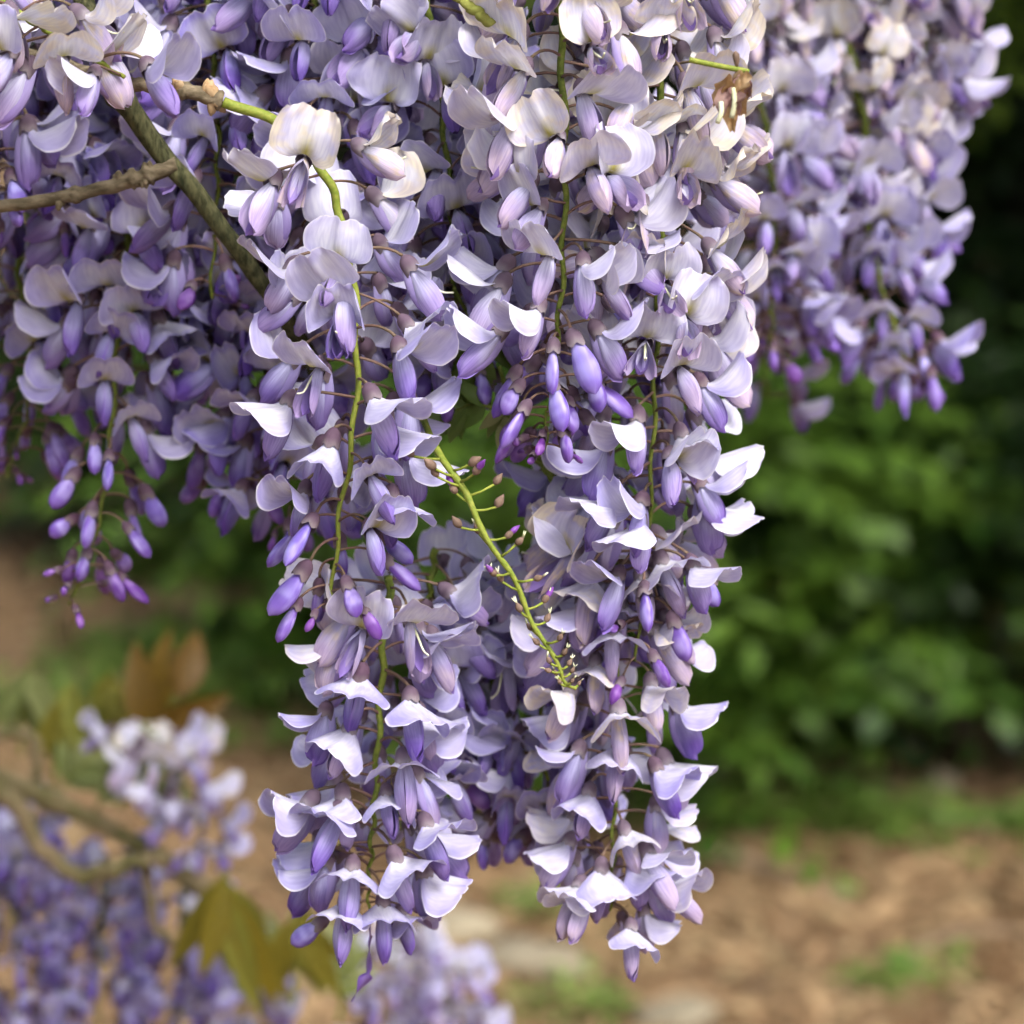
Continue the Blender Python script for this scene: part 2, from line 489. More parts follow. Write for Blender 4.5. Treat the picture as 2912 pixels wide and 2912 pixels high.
CM = 0.01
def flower_variant(q, stage):
    """meshes of one flower in its raceme frame: origin on the rachis, +x outwards, +z up"""
    # pedicel
    if stage == 'bud0': Lp, e0, e1, al = q.uniform(0.55, 0.9), R(q.uniform(-5, 35)), R(q.uniform(-40, 0)), R(q.uniform(5, 60))
    elif stage == 'bud': Lp, e0, e1, al = q.uniform(0.9, 1.5), R(q.uniform(-25, 25)), R(q.uniform(-70, -25)), R(q.uniform(35, 80))
    else: Lp, e0, e1, al = q.uniform(1.1, 1.9), R(q.uniform(-10, 38)), R(q.uniform(-40, 5)), R(q.uniform(42, 82))
    if stage == 'old': al = R(q.uniform(15, 75))
    if stage == 'roof': al = R(q.uniform(60, 86))
    p = Vector((0, 0, 0)); path = [p.copy()]
    n = 7
    for i in range(n):
        e = e0 + (e1 - e0) * (i / (n - 1)) ** 1.3
        p = p + Vector((math.cos(e), 0.08 * math.sin(3*i), math.sin(e))) * (Lp / n)
        path.append(p.copy())
    mb = MB(); mb.tube(path, [0.046] * n + [0.055], 6)
    out = [('pedicel', mb.mesh('pedicel', 'pedicel', None, CM))]
    yaw = R(q.uniform(-24, 24)); roll = R(q.uniform(-26, 26)) if stage not in ('bud', 'bud0') else R(q.uniform(-180, 180))
    xf = Matrix.Translation(path[-1] * CM) @ Matrix.Rotation(yaw, 4, 'Z') @ Matrix.Rotation(al, 4, 'Y') @ Matrix.Rotation(roll, 4, 'X')
    def add(kind, mb, m):
        out.append((kind, mb.mesh(kind, m, xf, CM)))
    if stage == 'bud0':
        add('calyx', calyx_mb(q, 0.40, 0.17), 'calyx')
        add('folded_petal', bud_mb(q, q.uniform(0.35, 0.75), q.uniform(0.14, 0.20), q.uniform(-0.05, 0.08)), 'bud')
    elif stage == 'bud':
        add('calyx', calyx_mb(q, 0.56, 0.25), 'calyx')
        add('folded_petal', bud_mb(q, q.uniform(1.05, 1.65), q.uniform(0.27, 0.38), q.uniform(-0.12, 0.22), q.uniform(0, 1.6)), 'bud')
    else:
        add('calyx', calyx_mb(q), 'calyx')
        if stage == 'young':      # hooded: the banner still roofs the wings
            bm_ = banner_mb(q, q.uniform(1.65, 1.95), q.uniform(1.0, 1.18), R(q.uniform(66, 106)), R(q.uniform(-20, 25)), R(q.uniform(18, 40)), q.uniform(0.03, 0.07), q.uniform(-0.1, 0.1), R(q.uniform(0, 22)))
            sp, fl, bu = q.uniform(-0.03, 0.01), q.uniform(-0.03, 0.01), q.uniform(0.26, 0.36)
        elif stage == 'roof':     # banner spread flat like a roof over the hanging wings
            bm_ = banner_mb(q, q.uniform(1.35, 1.65), q.uniform(1.1, 1.28), al + R(q.uniform(-16, 10)), R(q.uniform(-12, 22)), R(q.uniform(14, 34)), q.uniform(0.03, 0.07), q.uniform(-0.1, 0.1), R(q.uniform(0, 20)))
            sp, fl, bu = q.uniform(-0.03, 0.05), q.uniform(-0.03, 0.03), q.uniform(0.25, 0.35)
        elif stage == 'open':
            bm_ = banner_mb(q, q.uniform(1.7, 2.05), q.uniform(1.08, 1.30), R(q.uniform(84, 124)), R(q.uniform(-10, 30)), R(q.uniform(4, 24)), q.uniform(0.04, 0.09), q.uniform(-0.15, 0.15), R(q.uniform(-12, 25)))
            sp, fl, bu = q.uniform(-0.02, 0.09), q.uniform(-0.02, 0.07), q.uniform(0.28, 0.40)
        else:
            bm_ = banner_mb(q, q.uniform(1.5, 1.95), q.uniform(1.0, 1.28), R(q.uniform(75, 130)), R(q.uniform(-40, 45)), R(q.uniform(-10, 34)), q.uniform(0.09, 0.19), q.uniform(-0.3, 0.3), R(q.uniform(-20, 35)))
            sp, fl, bu = q.uniform(0.05, 0.40), q.uniform(0.05, 0.22), q.uniform(0.18, 0.34)
        add('banner_petal', bm_, 'banner')
        L = q.uniform(1.6, 2.0); H = q.uniform(0.78, 0.98); dr = q.uniform(-0.18, 0.12)
        add('wing_petal', wing_mb(q, 1, L, H, bu, sp, dr, fl), 'wing')
        add('wing_petal', wing_mb(q, -1, L * q.uniform(0.95, 1.05), H, bu, sp * q.uniform(0.5, 1.3), dr + q.uniform(-0.06, 0.06), fl * q.uniform(0.3, 1.2)), 'wing')
        if stage == 'old' and q.random() < 0.45:      # bare curved style sticking out of a spent flower
            sm = MB(); zz = q.uniform(0.1, 0.35)
            sm.tube(catmull([(0.4, 0, 0.0), (1.0, 0.03, zz), (1.5, 0.05, zz + 0.15), (1.72, 0.05, zz + 0.45)], 10), [0.05, 0.05, 0.048, 0.045, 0.04, 0.038, 0.035, 0.03, 0.028, 0.03], 6)
            add('style', sm, 'stigma')
        add('keel_petal', keel_mb(q, L * q.uniform(0.96, 1.08), H * 0.72, dr - 0.05), 'keel')
    return out
qv = random.Random(5)
VAR = {s: [flower_variant(qv, s) for _ in range(k)] for s, k in (('bud0', 7), ('bud', 12), ('young', 18), ('open', 20), ('old', 16), ('roof', 16))}

def joined_variants(src):
    """for far, blurred racemes: one flower, one mesh"""
    out = []
    for parts in src:
        vs, fs, mi, pcs, uvs, mats = [], [], [], [], [], []
        for kind, me in parts:
            o = len(vs)
            vs += [v.co[:] for v in me.vertices]
            fs += [tuple(o + i for i in p.vertices) for p in me.polygons]
            mm = me.materials[0]
            if mm not in mats: mats.append(mm)
            mi += [mats.index(mm)] * len(me.polygons)
            a = np.zeros(len(me.vertices) * 3, 'f'); me.attributes['pc'].data.foreach_get('vector', a); pcs.append(a)
            a = np.zeros(len(me.vertices) * 3, 'f'); me.attributes['uvp'].data.foreach_get('vector', a); uvs.append(a)
        me = bpy.data.meshes.new('flower')
        me.from_pydata(vs, [], fs)
        a = me.attributes.new('pc', 'FLOAT_VECTOR', 'POINT'); a.data.foreach_set('vector', np.concatenate(pcs))
        a = me.attributes.new('uvp', 'FLOAT_VECTOR', 'POINT'); a.data.foreach_set('vector', np.concatenate(uvs))
        for m_ in mats: me.materials.append(m_)
        me.polygons.foreach_set('material_index', mi)
        me.shade_smooth()
        out.append([('flower', me)])
    return out
VARJ = {s: joined_variants(VAR[s][:8]) for s in VAR}

def add_flower(root, local_m, stage, color, far=False, q=rnd):
    var = q.choice((VARJ if far else VAR)[stage])
    name = 'flower_bud' if stage in ('bud0', 'bud') else 'flower'
    f = obj(name, var[0][1], root, color)
    f.matrix_basis = local_m
    for kind, me in var[1:]:
        obj(kind, me, f, color)
    return f

def raceme(path_px, Y, label, per_cm=5.0, t_young=0.55, t_bud=0.85, t_bud0=0.95, p_old=0.3, age=(0.9, 0.3), far=False, seed=0,
           rr=(0.0016, 0.0006), scale=1.0, start=0.0, group='hanging wisteria racemes', dens_tip=1.0, deep=0.35, tipshrink=0.32, size=1.0, rachis='rachis', depth=None, z_rot=0, young='young', bare=0.0):
    q = random.Random(seed + 100)
    ctl = [at(px, py, Y + (depth[i] if depth else 0)) for i, (px, py) in enumerate(path_px)]
    N = 60
    pts = catmull(ctl, N)
    root = empty('wisteria_raceme', pts[0], label, 'flower raceme', group)
    loc = [p - pts[0] for p in pts]
    jit = [Vector((0.0008 * math.sin(i*0.9 + seed), 0.0008 * math.cos(i*0.7 + seed), 0)) for i in range(N)]
    lp = [p + j for p, j in zip(loc, jit)]
    mb = MB(); mb.tube(lp, [rr[0] + (rr[1] - rr[0]) * (i / (N-1)) for i in range(N)], 8)
    obj('rachis', mb.mesh('rachis', rachis), root)
    cum = [0]
    for i in range(1, N): cum.append(cum[-1] + (pts[i] - pts[i-1]).length)
    Lc = cum[-1] * 100
    n = max(3, int(Lc * (1 - start) * per_cm * 0.82))
    az = q.uniform(0, 6.28)
    for k in range(n):
        t = start + (1 - start) * (k + q.uniform(0, 0.8)) / n
        t = min(t, 0.995)
        x = t * (N - 1); i = int(x); fr = x - i
        p = lp[i] * (1 - fr) + lp[min(i+1, N-1)] * fr
        az += 2.39996 + q.uniform(-0.35, 0.35)
        if t < bare and q.random() < 0.62: continue
        if t_bud > 0.95 and t > 0.84 and q.random() < 0.42: continue
        tj = t + q.uniform(-0.05, 0.05)
        if tj > t_bud0: st = 'bud0'
        elif tj > t_bud: st = 'bud'
        elif tj > t_young: st = young
        else: st = 'old' if q.random() < p_old else 'open'
        a = age[0] + (age[1] - age[0]) * t + q.uniform(-0.16, 0.16)
        if st == 'old': a += 0.12
        if q.random() < 0.06: a -= 0.3
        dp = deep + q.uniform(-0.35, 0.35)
        if st == 'bud': dp = max(0, min(1, (t - t_bud) / max(1e-3, 1 - t_bud) * 0.9 + q.uniform(-0.25, 0.15)))
        if st == 'bud0': dp = q.uniform(0.7, 1)
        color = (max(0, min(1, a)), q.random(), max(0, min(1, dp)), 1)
        sc_ = 1.2 * scale * q.uniform(0.90, 1.10)
        if t > t_bud: sc_ *= 1 - tipshrink * ((t - t_bud) / (1.0001 - t_bud)) ** 1.2 * 0.8
        if t_bud > 0.95 and t > 0.8: sc_ *= 1 - 0.9 * (t - 0.8)
        lm = Matrix.Translation(p) @ Matrix.Rotation(az + z_rot, 4, 'Z') @ Matrix.Rotation(R(q.uniform(-13, 13)), 4, 'Y') @ Matrix.Rotation(R(q.uniform(-14, 14)), 4, 'X') @ Matrix.Scale(sc_, 4)
        add_flower(root, lm, st, color, far, q)
    return root

# ------------------------------------------------------------------ ground
def build_ground():
    m, n, b = mat('bark_mulch_ground'); g = G(n)
    tc = g.node('ShaderNodeTexCoord'); v = tc.outputs['Object']
    big = g.noise(v, 1.6, 4); mid = g.noise(g.scalevec(v, (1, 0.45, 1)), 9.0, 5, 0.65); fine = g.noise(v, 70, 4, 0.7)
    c = g.mix(g.smooth(mid, 0.32, 0.68), (0.112, 0.064, 0.030), (0.32, 0.198, 0.102))
    c = g.mix(g.math('MULTIPLY', g.smooth(fine, 0.45, 0.75), 0.6), c, (0.34, 0.245, 0.155))
    c = g.mix(g.math('MULTIPLY', g.smooth(big, 0.52, 0.72), 0.45), c, (0.14, 0.125, 0.045))
    g.put(b.inputs['Base Color'], c)
    b.inputs['Roughness'].default_value = 0.95; b.inputs['Specular IOR Level'].default_value = 0.1
    bn = g.node('ShaderNodeBump'); bn.inputs['Strength'].default_value = 0.8; bn.inputs['Distance'].default_value = 0.02
    n.links.new(fine, bn.inputs['Height']); n.links.new(bn.outputs[0], b.inputs['Normal'])
    M['ground'] = m
    xs = np.concatenate([np.linspace(-80, -5, 8)[:-1], np.linspace(-5, 5, 90), np.linspace(5, 80, 8)[1:]])
    ys = np.concatenate([np.linspace(-40, 1, 6)[:-1], np.linspace(1, 13, 110), np.linspace(13, 120, 8)[1:]])
    V = []
    for y in ys:
        for x in xs:
            z = 0.0
            if abs(x) < 5 and 1 < y < 13:
                z = 0.035 * (mnoise.noise(Vector((x * 1.1, y * 1.1, 3))) + 0.5 * mnoise.noise(Vector((x * 3.1, y * 3.1, 7))))
            V.append((x, y, z))
    nx = len(xs); F = []
    for j in range(len(ys) - 1):
        for i in range(nx - 1):
            F.append((j*nx + i, j*nx + i + 1, (j+1)*nx + i + 1, (j+1)*nx + i))
    o = obj('ground', np_mesh('ground', V, F, 'ground'))
    tag(o, 'brown bark mulch ground under the flowers and shrubs', kind='structure')
build_ground()
def gz(x, y):
    if abs(x) < 5 and 1 < y < 13:
        return 0.035 * (mnoise.noise(Vector((x * 1.1, y * 1.1, 3))) + 0.5 * mnoise.noise(Vector((x * 3.1, y * 3.1, 7))))
    return 0.0

def mulch():
    q = random.Random(3)
    V, F, T = [], [], []
    for k in range(9000):
        y = q.uniform(3.2, 10.5); hw = 0.22 * y + 0.3
        x = q.uniform(-hw, hw)
        l = q.uniform(0.012, 0.05); wd = q.uniform(0.006, 0.016); th = q.uniform(0.002, 0.006)
        if q.random() < 0.03: l *= 2.4
        a = q.uniform(0, 6.28); pit = q.uniform(-0.35, 0.35)
        m = Matrix.Translation((x, y, gz(x, y) + 0.006)) @ Matrix.Rotation(a, 4, 'Z') @ Matrix.Rotation(pit, 4, 'Y')
        o = len(V)
        for sx, sy, sz in ((-1,-.6,-1),(1,-1,-1),(.8,1,-1),(-1,.7,-1),(-1,-.6,1),(1,-1,1),(.8,1,1),(-1,.7,1)):
            V.append(tuple(m @ Vector((sx*l, sy*wd, sz*th))))
        F += [(o,o+3,o+2,o+1),(o+4,o+5,o+6,o+7),(o,o+1,o+5,o+4),(o+1,o+2,o+6,o+5),(o+2,o+3,o+7,o+6),(o+3,o,o+4,o+7)]
        t = (q.random() ** 1.3, q.random(), 0)
        T += [t] * 8
    o = obj('bark_chips', np_mesh('bark_chips', V, F, 'chip', T, False))
    tag(o, 'loose tan and brown bark chips covering the ground', 'bark chips', kind='stuff')
mulch()

# ------------------------------------------------------------------ leaves
def leaf_pts(L, W, droop, fold, q, n=5):
    """one leaflet along +x; returns (verts, faces)"""
    V, F = [], []
    x = z = 0.0; e = 0.0
    for i in range(n + 1):
        t = i / n
        wd = W * math.sin(math.pi * min(1, t ** 0.75 * 0.98 + 0.01)) ** 0.9
        V += [(x, -wd, z + wd * fold), (x, 0, z), (x, wd, z + wd * fold)]
        e -= droop / n
        x += math.cos(e) * L / n; z += math.sin(e) * L / n
    for i in range(n):
        o = i * 3
        F += [(o, o+3, o+4, o+1), (o+1, o+4, o+5, o+2)]
    return V, F
def leaf_cloud(q, sprays, per, leafL, leafW, m, name, n=2, droop=0.6):
    """sprays: list of (point, direction, length); leaflets in two rows along each spray"""
    AV, AF, AT = [], [], []
    protos = [leaf_pts(1, leafW / leafL, q.uniform(0.2, droop * 1.6), q.uniform(0.1, 0.5), q, n) for _ in range(5)]
    protos = [(np.array(v), f) for v, f in protos]
    o = 0
    for p, d, L in sprays:
        d = Vector(d).normalized()
        side = d.cross(Vector((0, 0, 1)))
        side = side.normalized() if side.length > 0.05 else Vector((1, 0, 0))
        up = side.cross(d)
        shade = q.random(); pos = Vector(p)
        for k in range(per):
            t = (k + 0.5) / per
            c = pos + d * (L * t) + Vector((0, 0, -0.35 * L * t * t))
            sg = 1 if k % 2 else -1
            dirv = (d * q.uniform(0.3, 0.9) + side * sg * q.uniform(0.6, 1.1) + Vector((0, 0, q.uniform(-0.55, 0.15)))).normalized()
            if k == per - 1: dirv = (d + Vector((0, 0, -0.5))).normalized()
            sd = dirv.cross(up + Vector((q.uniform(-.5, .5), q.uniform(-.5, .5), 0))).normalized()
            uu = sd.cross(dirv)
            s = leafL * q.uniform(0.7, 1.25)
            pv, pf = q.choice(protos)
            Mx = np.array([[dirv.x, sd.x, uu.x], [dirv.y, sd.y, uu.y], [dirv.z, sd.z, uu.z]]) * s
            vv = pv @ Mx.T + np.array(c)
            AV.append(vv); AF += [tuple(o + i for i in f) for f in pf]
            tv = (min(1, max(0, shade * 0.7 + q.uniform(0, 0.3))), q.random(), 0)
            AT += [tv] * len(pv); o += len(pv)
    return np_mesh(name, np.concatenate(AV), AF, m, AT)

def shrub_meshes(seed, h, rad, n, leafL, leafW, m, per=9, low=0.05, hang=0.4):
    q = random.Random(seed)
    sprays = []
    lobes = [(Vector((q.uniform(-.55, .55) * rad, q.uniform(-.55, .55) * rad, q.uniform(0.12, 0.86) * h)), q.uniform(0.34, 0.55) * rad) for _ in range(13)]
    for k in range(n):
        c, r = q.choice(lobes)
        d = Vector((q.gauss(0, 1), q.gauss(0, 1), q.gauss(0.15, 0.8))).normalized()
        p = c + d * r * q.uniform(0.45, 1.0)
        p.z = max(low, p.z)
        out = (d + Vector((p.x, p.y, 0)) * (0.5 / rad) + Vector((0, 0, q.uniform(-hang, 0.25)))).normalized()
        sprays.append((p, out, leafL * q.uniform(2.0, 3.6)))
    crown = leaf_cloud(q, sprays, per, leafL, leafW, m, 'crown', 2)
    mb = MB()
    for s in range(4):
        a = q.uniform(0, 6.28); r1 = rad * q.uniform(0.15, 0.5)
        pts = catmull([(0.03*math.cos(a), 0.03*math.sin(a), -0.05), (r1*.4*math.cos(a), r1*.4*math.sin(a), h*0.3), (r1*math.cos(a+.5), r1*math.sin(a+.5), h*0.75)], 9)
        mb.tube(pts, [0.022 * (1 - 0.07*i) for i in range(9)], 7)
    return crown, mb.mesh('trunk', 'trunk')
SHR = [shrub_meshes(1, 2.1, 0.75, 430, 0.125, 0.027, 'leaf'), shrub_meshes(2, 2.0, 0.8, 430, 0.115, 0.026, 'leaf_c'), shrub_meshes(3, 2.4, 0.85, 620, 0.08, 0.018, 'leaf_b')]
def shrub(i, x, y, rz, s, label, zs=0.55):
    r = empty('leafy_shrub', (x, y, gz(x, y)), label, 'shrub', 'green shrubs behind the flowers')
    r.rotation_euler.z = rz; r.scale = (s, s, s * zs)
    obj('crown', SHR[i][0], r); obj('trunk', SHR[i][1], r)
    return r
shrub(0, 0.42, 5.85, 0.4, 1.0, 'bright green shrub with drooping lance leaves beside the tan mulch', 0.50)
shrub(1, 1.05, 6.15, 2.0, 1.0, 'green shrub with broad drooping leaves and bare stems at its foot')
shrub(0, -0.40, 7.3, 4.4, 1.0, 'green shrub seen through the gap between the hanging racemes')
shrub(1, -1.35, 9.3, 1.1, 0.95, 'low green shrub beyond the brown mulch behind the drooping violet racemes')
shrub(2, 1.65, 6.0, 3.0, 1.0, 'dark green shrub in deep shade at the end of the row')
shrub(2, 1.62, 9.1, 1.3, 1.05, 'tall dark shrub closing the hollow under the overhanging branches', 1.0)
def tree_meshes(seed):
    q = random.Random(seed)
    sprays = []
    lobes = [(Vector((q.uniform(-1.1, 1.1), q.uniform(-.8, .8), q.uniform(0.5, 4.6))), q.uniform(0.5, 0.8)) for _ in range(26)]
    for k in range(1500):
        c, r = q.choice(lobes)
        d = Vector((q.gauss(0, 1), q.gauss(0, 1), q.gauss(0.1, 0.8))).normalized()
        p = c + d * r * q.uniform(0.4, 1.0); p.z = max(0.08, p.z)
        sprays.append((p, d + Vector((0, 0, q.uniform(-.5, .2))), q.uniform(0.2, 0.4)))
    crown = leaf_cloud(q, sprays, 8, 0.11, 0.03, 'leaf_b', 'crown', 2)  # crown wears the near-black leaf that has shade in its colour
    mb = MB(); mb.tube(catmull([(0, 0, -.1), (.05, 0, 1.6), (0, .1, 3.0), (.1, 0, 4.6)], 12), [0.07 - 0.005*i for i in range(12)], 9)
    for s in range(6):
        a = q.uniform(0, 6.28); z = q.uniform(0.8, 2.8)
        mb.tube(catmull([(0.03, 0, z), (.4*math.cos(a), .4*math.sin(a), z+.5), (.9*math.cos(a), .9*math.sin(a), z+.8)], 7), [0.03 - 0.0035*i for i in range(7)], 6)
    return crown, mb.mesh('trunk', 'trunk')
TR = [tree_meshes(21), tree_meshes(22)]
for k, (x, y, rz, lab) in enumerate([
        (-3.2, 14.0, 0.3, 'dark evergreen tree behind the low shrub, leafy to the ground'),
        (-1.4, 14.2, 2.2, 'dark evergreen tree showing through gaps in the violet racemes'),
        (0.35, 9.0, 4.0, 'dark evergreen tree standing close behind the bright green shrub'),
        (2.0, 8.4, 5.2, 'dark evergreen tree filling the deep shade behind the row of shrubs'),
        (3.4, 9.3, 1.0, 'dark evergreen tree behind the shaded end of the shrub row'),
        (1.25, 10.6, 0.2, 'dark evergreen tree closing the gap far behind the overhanging branches'),
        (2.4, 11.6, 2.7, 'dark evergreen tree deep in the shade beyond the overhanging branches'),
        (3.4, 13.6, 4.4, 'dark evergreen tree at the far end behind the shade hollow'),
        (-0.5, 12.5, 3.1, 'dark evergreen tree far behind the drooping violet racemes')]):
    r = empty('evergreen_tree', (x, y, 0), lab, 'tree', 'dark trees behind the shrubs')
    r.rotation_euler.z = rz
    obj('crown', TR[k % 2][0], r); obj('trunk', TR[k % 2][1], r)

def overhanging_tree():
    q = random.Random(27)
    sprays = []
    lobes = [(Vector((q.uniform(-.9, .9), q.uniform(-.8, .8), q.uniform(1.75, 3.3))), q.uniform(0.35, 0.6)) for _ in range(18)]
    lobes += [(Vector((q.uniform(-1.6, .5), q.uniform(-1.4, .3), q.uniform(2.5, 3.2))), q.uniform(0.4, 0.6)) for _ in range(16)]  # higher crown lobes out of view, added to shade the shrubs
    for k in range(1300):
        c, r = q.choice(lobes)
        d = Vector((q.gauss(0, 1), q.gauss(0, 1), q.gauss(0.1, 0.8))).normalized()
        p = c + d * r * q.uniform(0.4, 1.0); p.z = max(1.42, p.z)
        sprays.append((p, d + Vector((0, 0, q.uniform(-.6, .1))), q.uniform(0.2, 0.35)))
    root = empty('leafy_tree', (1.75, 6.5, 0), 'leafy green tree whose branches overhang the dark hollow above the shrubs', 'tree')
    obj('crown', leaf_cloud(q, sprays, 8, 0.09, 0.022, 'leaf_d', 'crown', 2), root)
    mb = MB(); mb.tube(catmull([(.3, .2, -.1), (.35, .2, 1.0), (.2, .1, 2.0), (.1, 0, 3.2)], 12), [0.06 - 0.004*i for i in range(12)], 9)
    for k in range(7):
        a = q.uniform(0, 6.28); z = q.uniform(1.5, 2.4)
        mb.tube(catmull([(.2, .1, z), (.2 + .4*math.cos(a), .1 + .4*math.sin(a), z+.3), (.2 + .8*math.cos(a), .1 + .8*math.sin(a), z+.35)], 7), [0.022 - 0.0025*i for i in range(7)], 6)
    obj('trunk', mb.mesh('trunk', 'trunk'), root)
overhanging_tree()

# weeds and grass on the mulch
def weed_mesh(seed, n, hgt, spread):
    q = random.Random(seed)
    sp = []
    for k in range(n):
        a = q.uniform(0, 6.28); r = spread * math.sqrt(q.random())
        sp.append((Vector((r*math.cos(a), r*math.sin(a), 0.0)), Vector((math.cos(a)*q.uniform(.2, 1), math.sin(a)*q.uniform(.2, 1), q.uniform(0.5, 1.2))), hgt * q.uniform(0.5, 1.1)))
    return leaf_cloud(q, sp, 5, 0.045, 0.010, 'grass', 'leaves', 2)
WEED = [weed_mesh(31, 40, 0.10, 0.16), weed_mesh(32, 26, 0.08, 0.10)]
WS = [(2250, 2335, 0, 1.0, 'bright green weed clump at the foot of the bright shrub'),
      (2380, 2330, 1, 1.1, 'small weed clump between two bigger weed clumps along the shrub bed'),
      (2520, 2335, 0, 0.9, 'tall weed clump beside the pale stone at the edge of the shrub bed'),
      (2800, 2400, 0, 1.1, 'wide weed clump on the mulch below the shaded shrub'),
      (2590, 2810, 1, 0.8, 'little lone weed on open mulch'),
      (1640, 2860, 1, 0.8, 'little weed beside the pale flat stones'),
      (1550, 2590, 1, 0.7, 'sparse weed behind the pale flat stones'),
      (560, 1620, 0, 1.9, 'broad green weed patch on brown mulch beneath the drooping violet raceme'),
      (700, 1900, 0, 1.3, 'yellow-green weed patch beside the lilac flowers of the lower bush'),
      (330, 1880, 0, 1.2, 'weed patch behind the bronze young leaves'),
      (40, 1980, 0, 1.2, 'weed patch behind the bare branch of the lower bush'),
      *[(x_, y_, k_ % 2, 1.0 + 0.25 * (k_ % 3), 'yellow-green weed clump scattered on mulch behind the lower bush') for k_, (x_, y_) in enumerate(
          [(640, 1990), (760, 1800), (420, 1960), (700, 2120), (590, 1880), (790, 2010)])],
      (2040, 2330, 1, 1.2, 'low weed tuft just behind the pale tipped raceme')]
for px, py, i, s, lab in WS:
    g_ = on_ground(px, py)
    r = empty('weed_clump', (g_.x, g_.y, gz(g_.x, g_.y)), lab, 'weed', 'weeds growing on the mulch')
    r.scale = (s, s, s); r.rotation_euler.z = px * 0.7
    o = obj('leaves', WEED[i], r)

# stones and sticks
def stone(px, py, rx, ry, rz_, lab, seed):
    g_ = on_ground(px, py); q = random.Random(seed)
    mb = MB(); NU, NV = 9, 14
    pts = []
    for i in range(NU):
        th = math.pi * i / (NU - 1)
        for j in range(NV):
            a = 2 * math.pi * j / NV
            d = Vector((math.sin(th)*math.cos(a), math.sin(th)*math.sin(a), math.cos(th)))
            k = 1 + 0.22 * mnoise.noise(d * 1.7 + Vector((seed, 0, 0))) + 0.08 * mnoise.noise(d * 5)
            d = Vector((math.copysign(abs(d.x) ** .75, d.x), math.copysign(abs(d.y) ** .75, d.y), math.copysign(abs(d.z) ** .8, d.z)))
            pts.append(Vector((d.x*rx*k, d.y*ry*k, d.z*rz_*k)))
    mb.grid(pts, [(0, 0, 0)] * len(pts), [(0, 0, 0)] * len(pts), NU, NV, True)
    o = obj('flat_stone', mb.mesh('flat_stone', 'stone'), loc=(g_.x, g_.y, gz(g_.x, g_.y) + rz_ * 0.35))
    o.rotation_euler.z = q.uniform(0, 3)
    tag(o, lab, 'stone', 'pale stones on the mulch')
stone(1300, 2670, 0.075, 0.05, 0.035, 'cream stone just below the twisted tip of the violet raceme', 1)
stone(1520, 2745, 0.095, 0.06, 0.035, 'long pale stone under the tip of the white-topped raceme', 2)
stone(1930, 2895, 0.075, 0.05, 0.025, 'pale stone beside open mulch below the tip of the white-topped raceme', 3)
stone(2680, 2270, 0.04, 0.03, 0.03, 'small grey stone among the weeds at the shrub bed', 4)
def stick(p1, p2, r, lab, seed):
    a, b = on_ground(*p1), on_ground(*p2)
    q = random.Random(seed)
    pts = catmull([a + Vector((0, 0, .015)), a.lerp(b, .4) + Vector((q.uniform(-.03, .03), q.uniform(-.05, .05), .03)), b + Vector((0, 0, .012))], 12)
    pts = [Vector((p.x, p.y, gz(p.x, p.y) + p.z)) for p in pts]
    mb = MB(); mb.tube([p - pts[0] for p in pts], [r * (1 - 0.05*i) for i in range(12)], 7)
    tag(obj('fallen_stick', mb.mesh('fallen_stick', 'stick'), loc=pts[0]), lab, 'stick', 'sticks lying on the mulch')
stick((1990, 2450), (2420, 2560), 0.011, 'pale fallen stick lying on mulch beside the white-topped raceme', 1)
stick((2560, 2740), (2912, 2640), 0.008, 'thin fallen stick on open mulch near the lone weed', 2)

# ------------------------------------------------------------------ branches of the vine
def branch(name, px, Y, r0, r1, m, label, n=60, knots=(), depth=None, cat='branch', seed=0, parent=None, group=None):
    ctl = [at(x, y, Y + (depth[i] if depth else 0)) for i, (x, y) in enumerate(px)]
    pts = catmull(ctl, n)
    q = random.Random(seed)
    rad = [r0 + (r1 - r0) * i / (n-1) for i in range(n)]
    for kx in knots:
        for i in range(n):
            rad[i] *= 1 + 0.55 * math.exp(-((i / (n-1) - kx) / 0.018) ** 2)
    base = pts[0]
    wob = [Vector((mnoise.noise(Vector((i*.23, seed, 0))), mnoise.noise(Vector((i*.23, seed, 5))), mnoise.noise(Vector((i*.23, seed, 9))))) * r0 * 0.5 for i in range(n)]
    lp = [p - base + w_ for p, w_ in zip(pts, wob)]
    mb = MB()
    ph = [q.uniform(0, 6.28) for _ in range(14)]
    mb.tube(lp, rad, 14, lump=lambda i, j: 0.07 * math.sin(ph[j % 14] + i * 0.21) + 0.05 * mnoise.noise(Vector((i * .5, j * 1.3, seed))))
    if parent is not None:
        o = obj(name, mb.mesh(name, m), parent); o.location = base - parent.location
    else:
        o = obj(name, mb.mesh(name, m), loc=base); tag(o, label, cat, group)
    return o, pts
def add_scales(parent, pts, spots, m, size, seed):
    """dry bud scales on the nodes of a twig, as parts"""
    q = random.Random(seed)
    for f, side in spots:
        p = pts[int(f * (len(pts) - 1))]
        mb = MB()
        for k in range(6):
            d = Vector((side[0] + q.uniform(-.6, .6), q.uniform(-.8, .3), side[1] + q.uniform(-.5, .5))).normalized()
            L = size * q.uniform(0.6, 1.2)
            mb.tube([Vector(), d * L * .4, d * L * .8, d * L], [L*.22, L*.34, L*.22, L*.04], 6)
        o = obj('bud_scale', mb.mesh('bud_scale', m), parent)
        o.location = p - parent.location

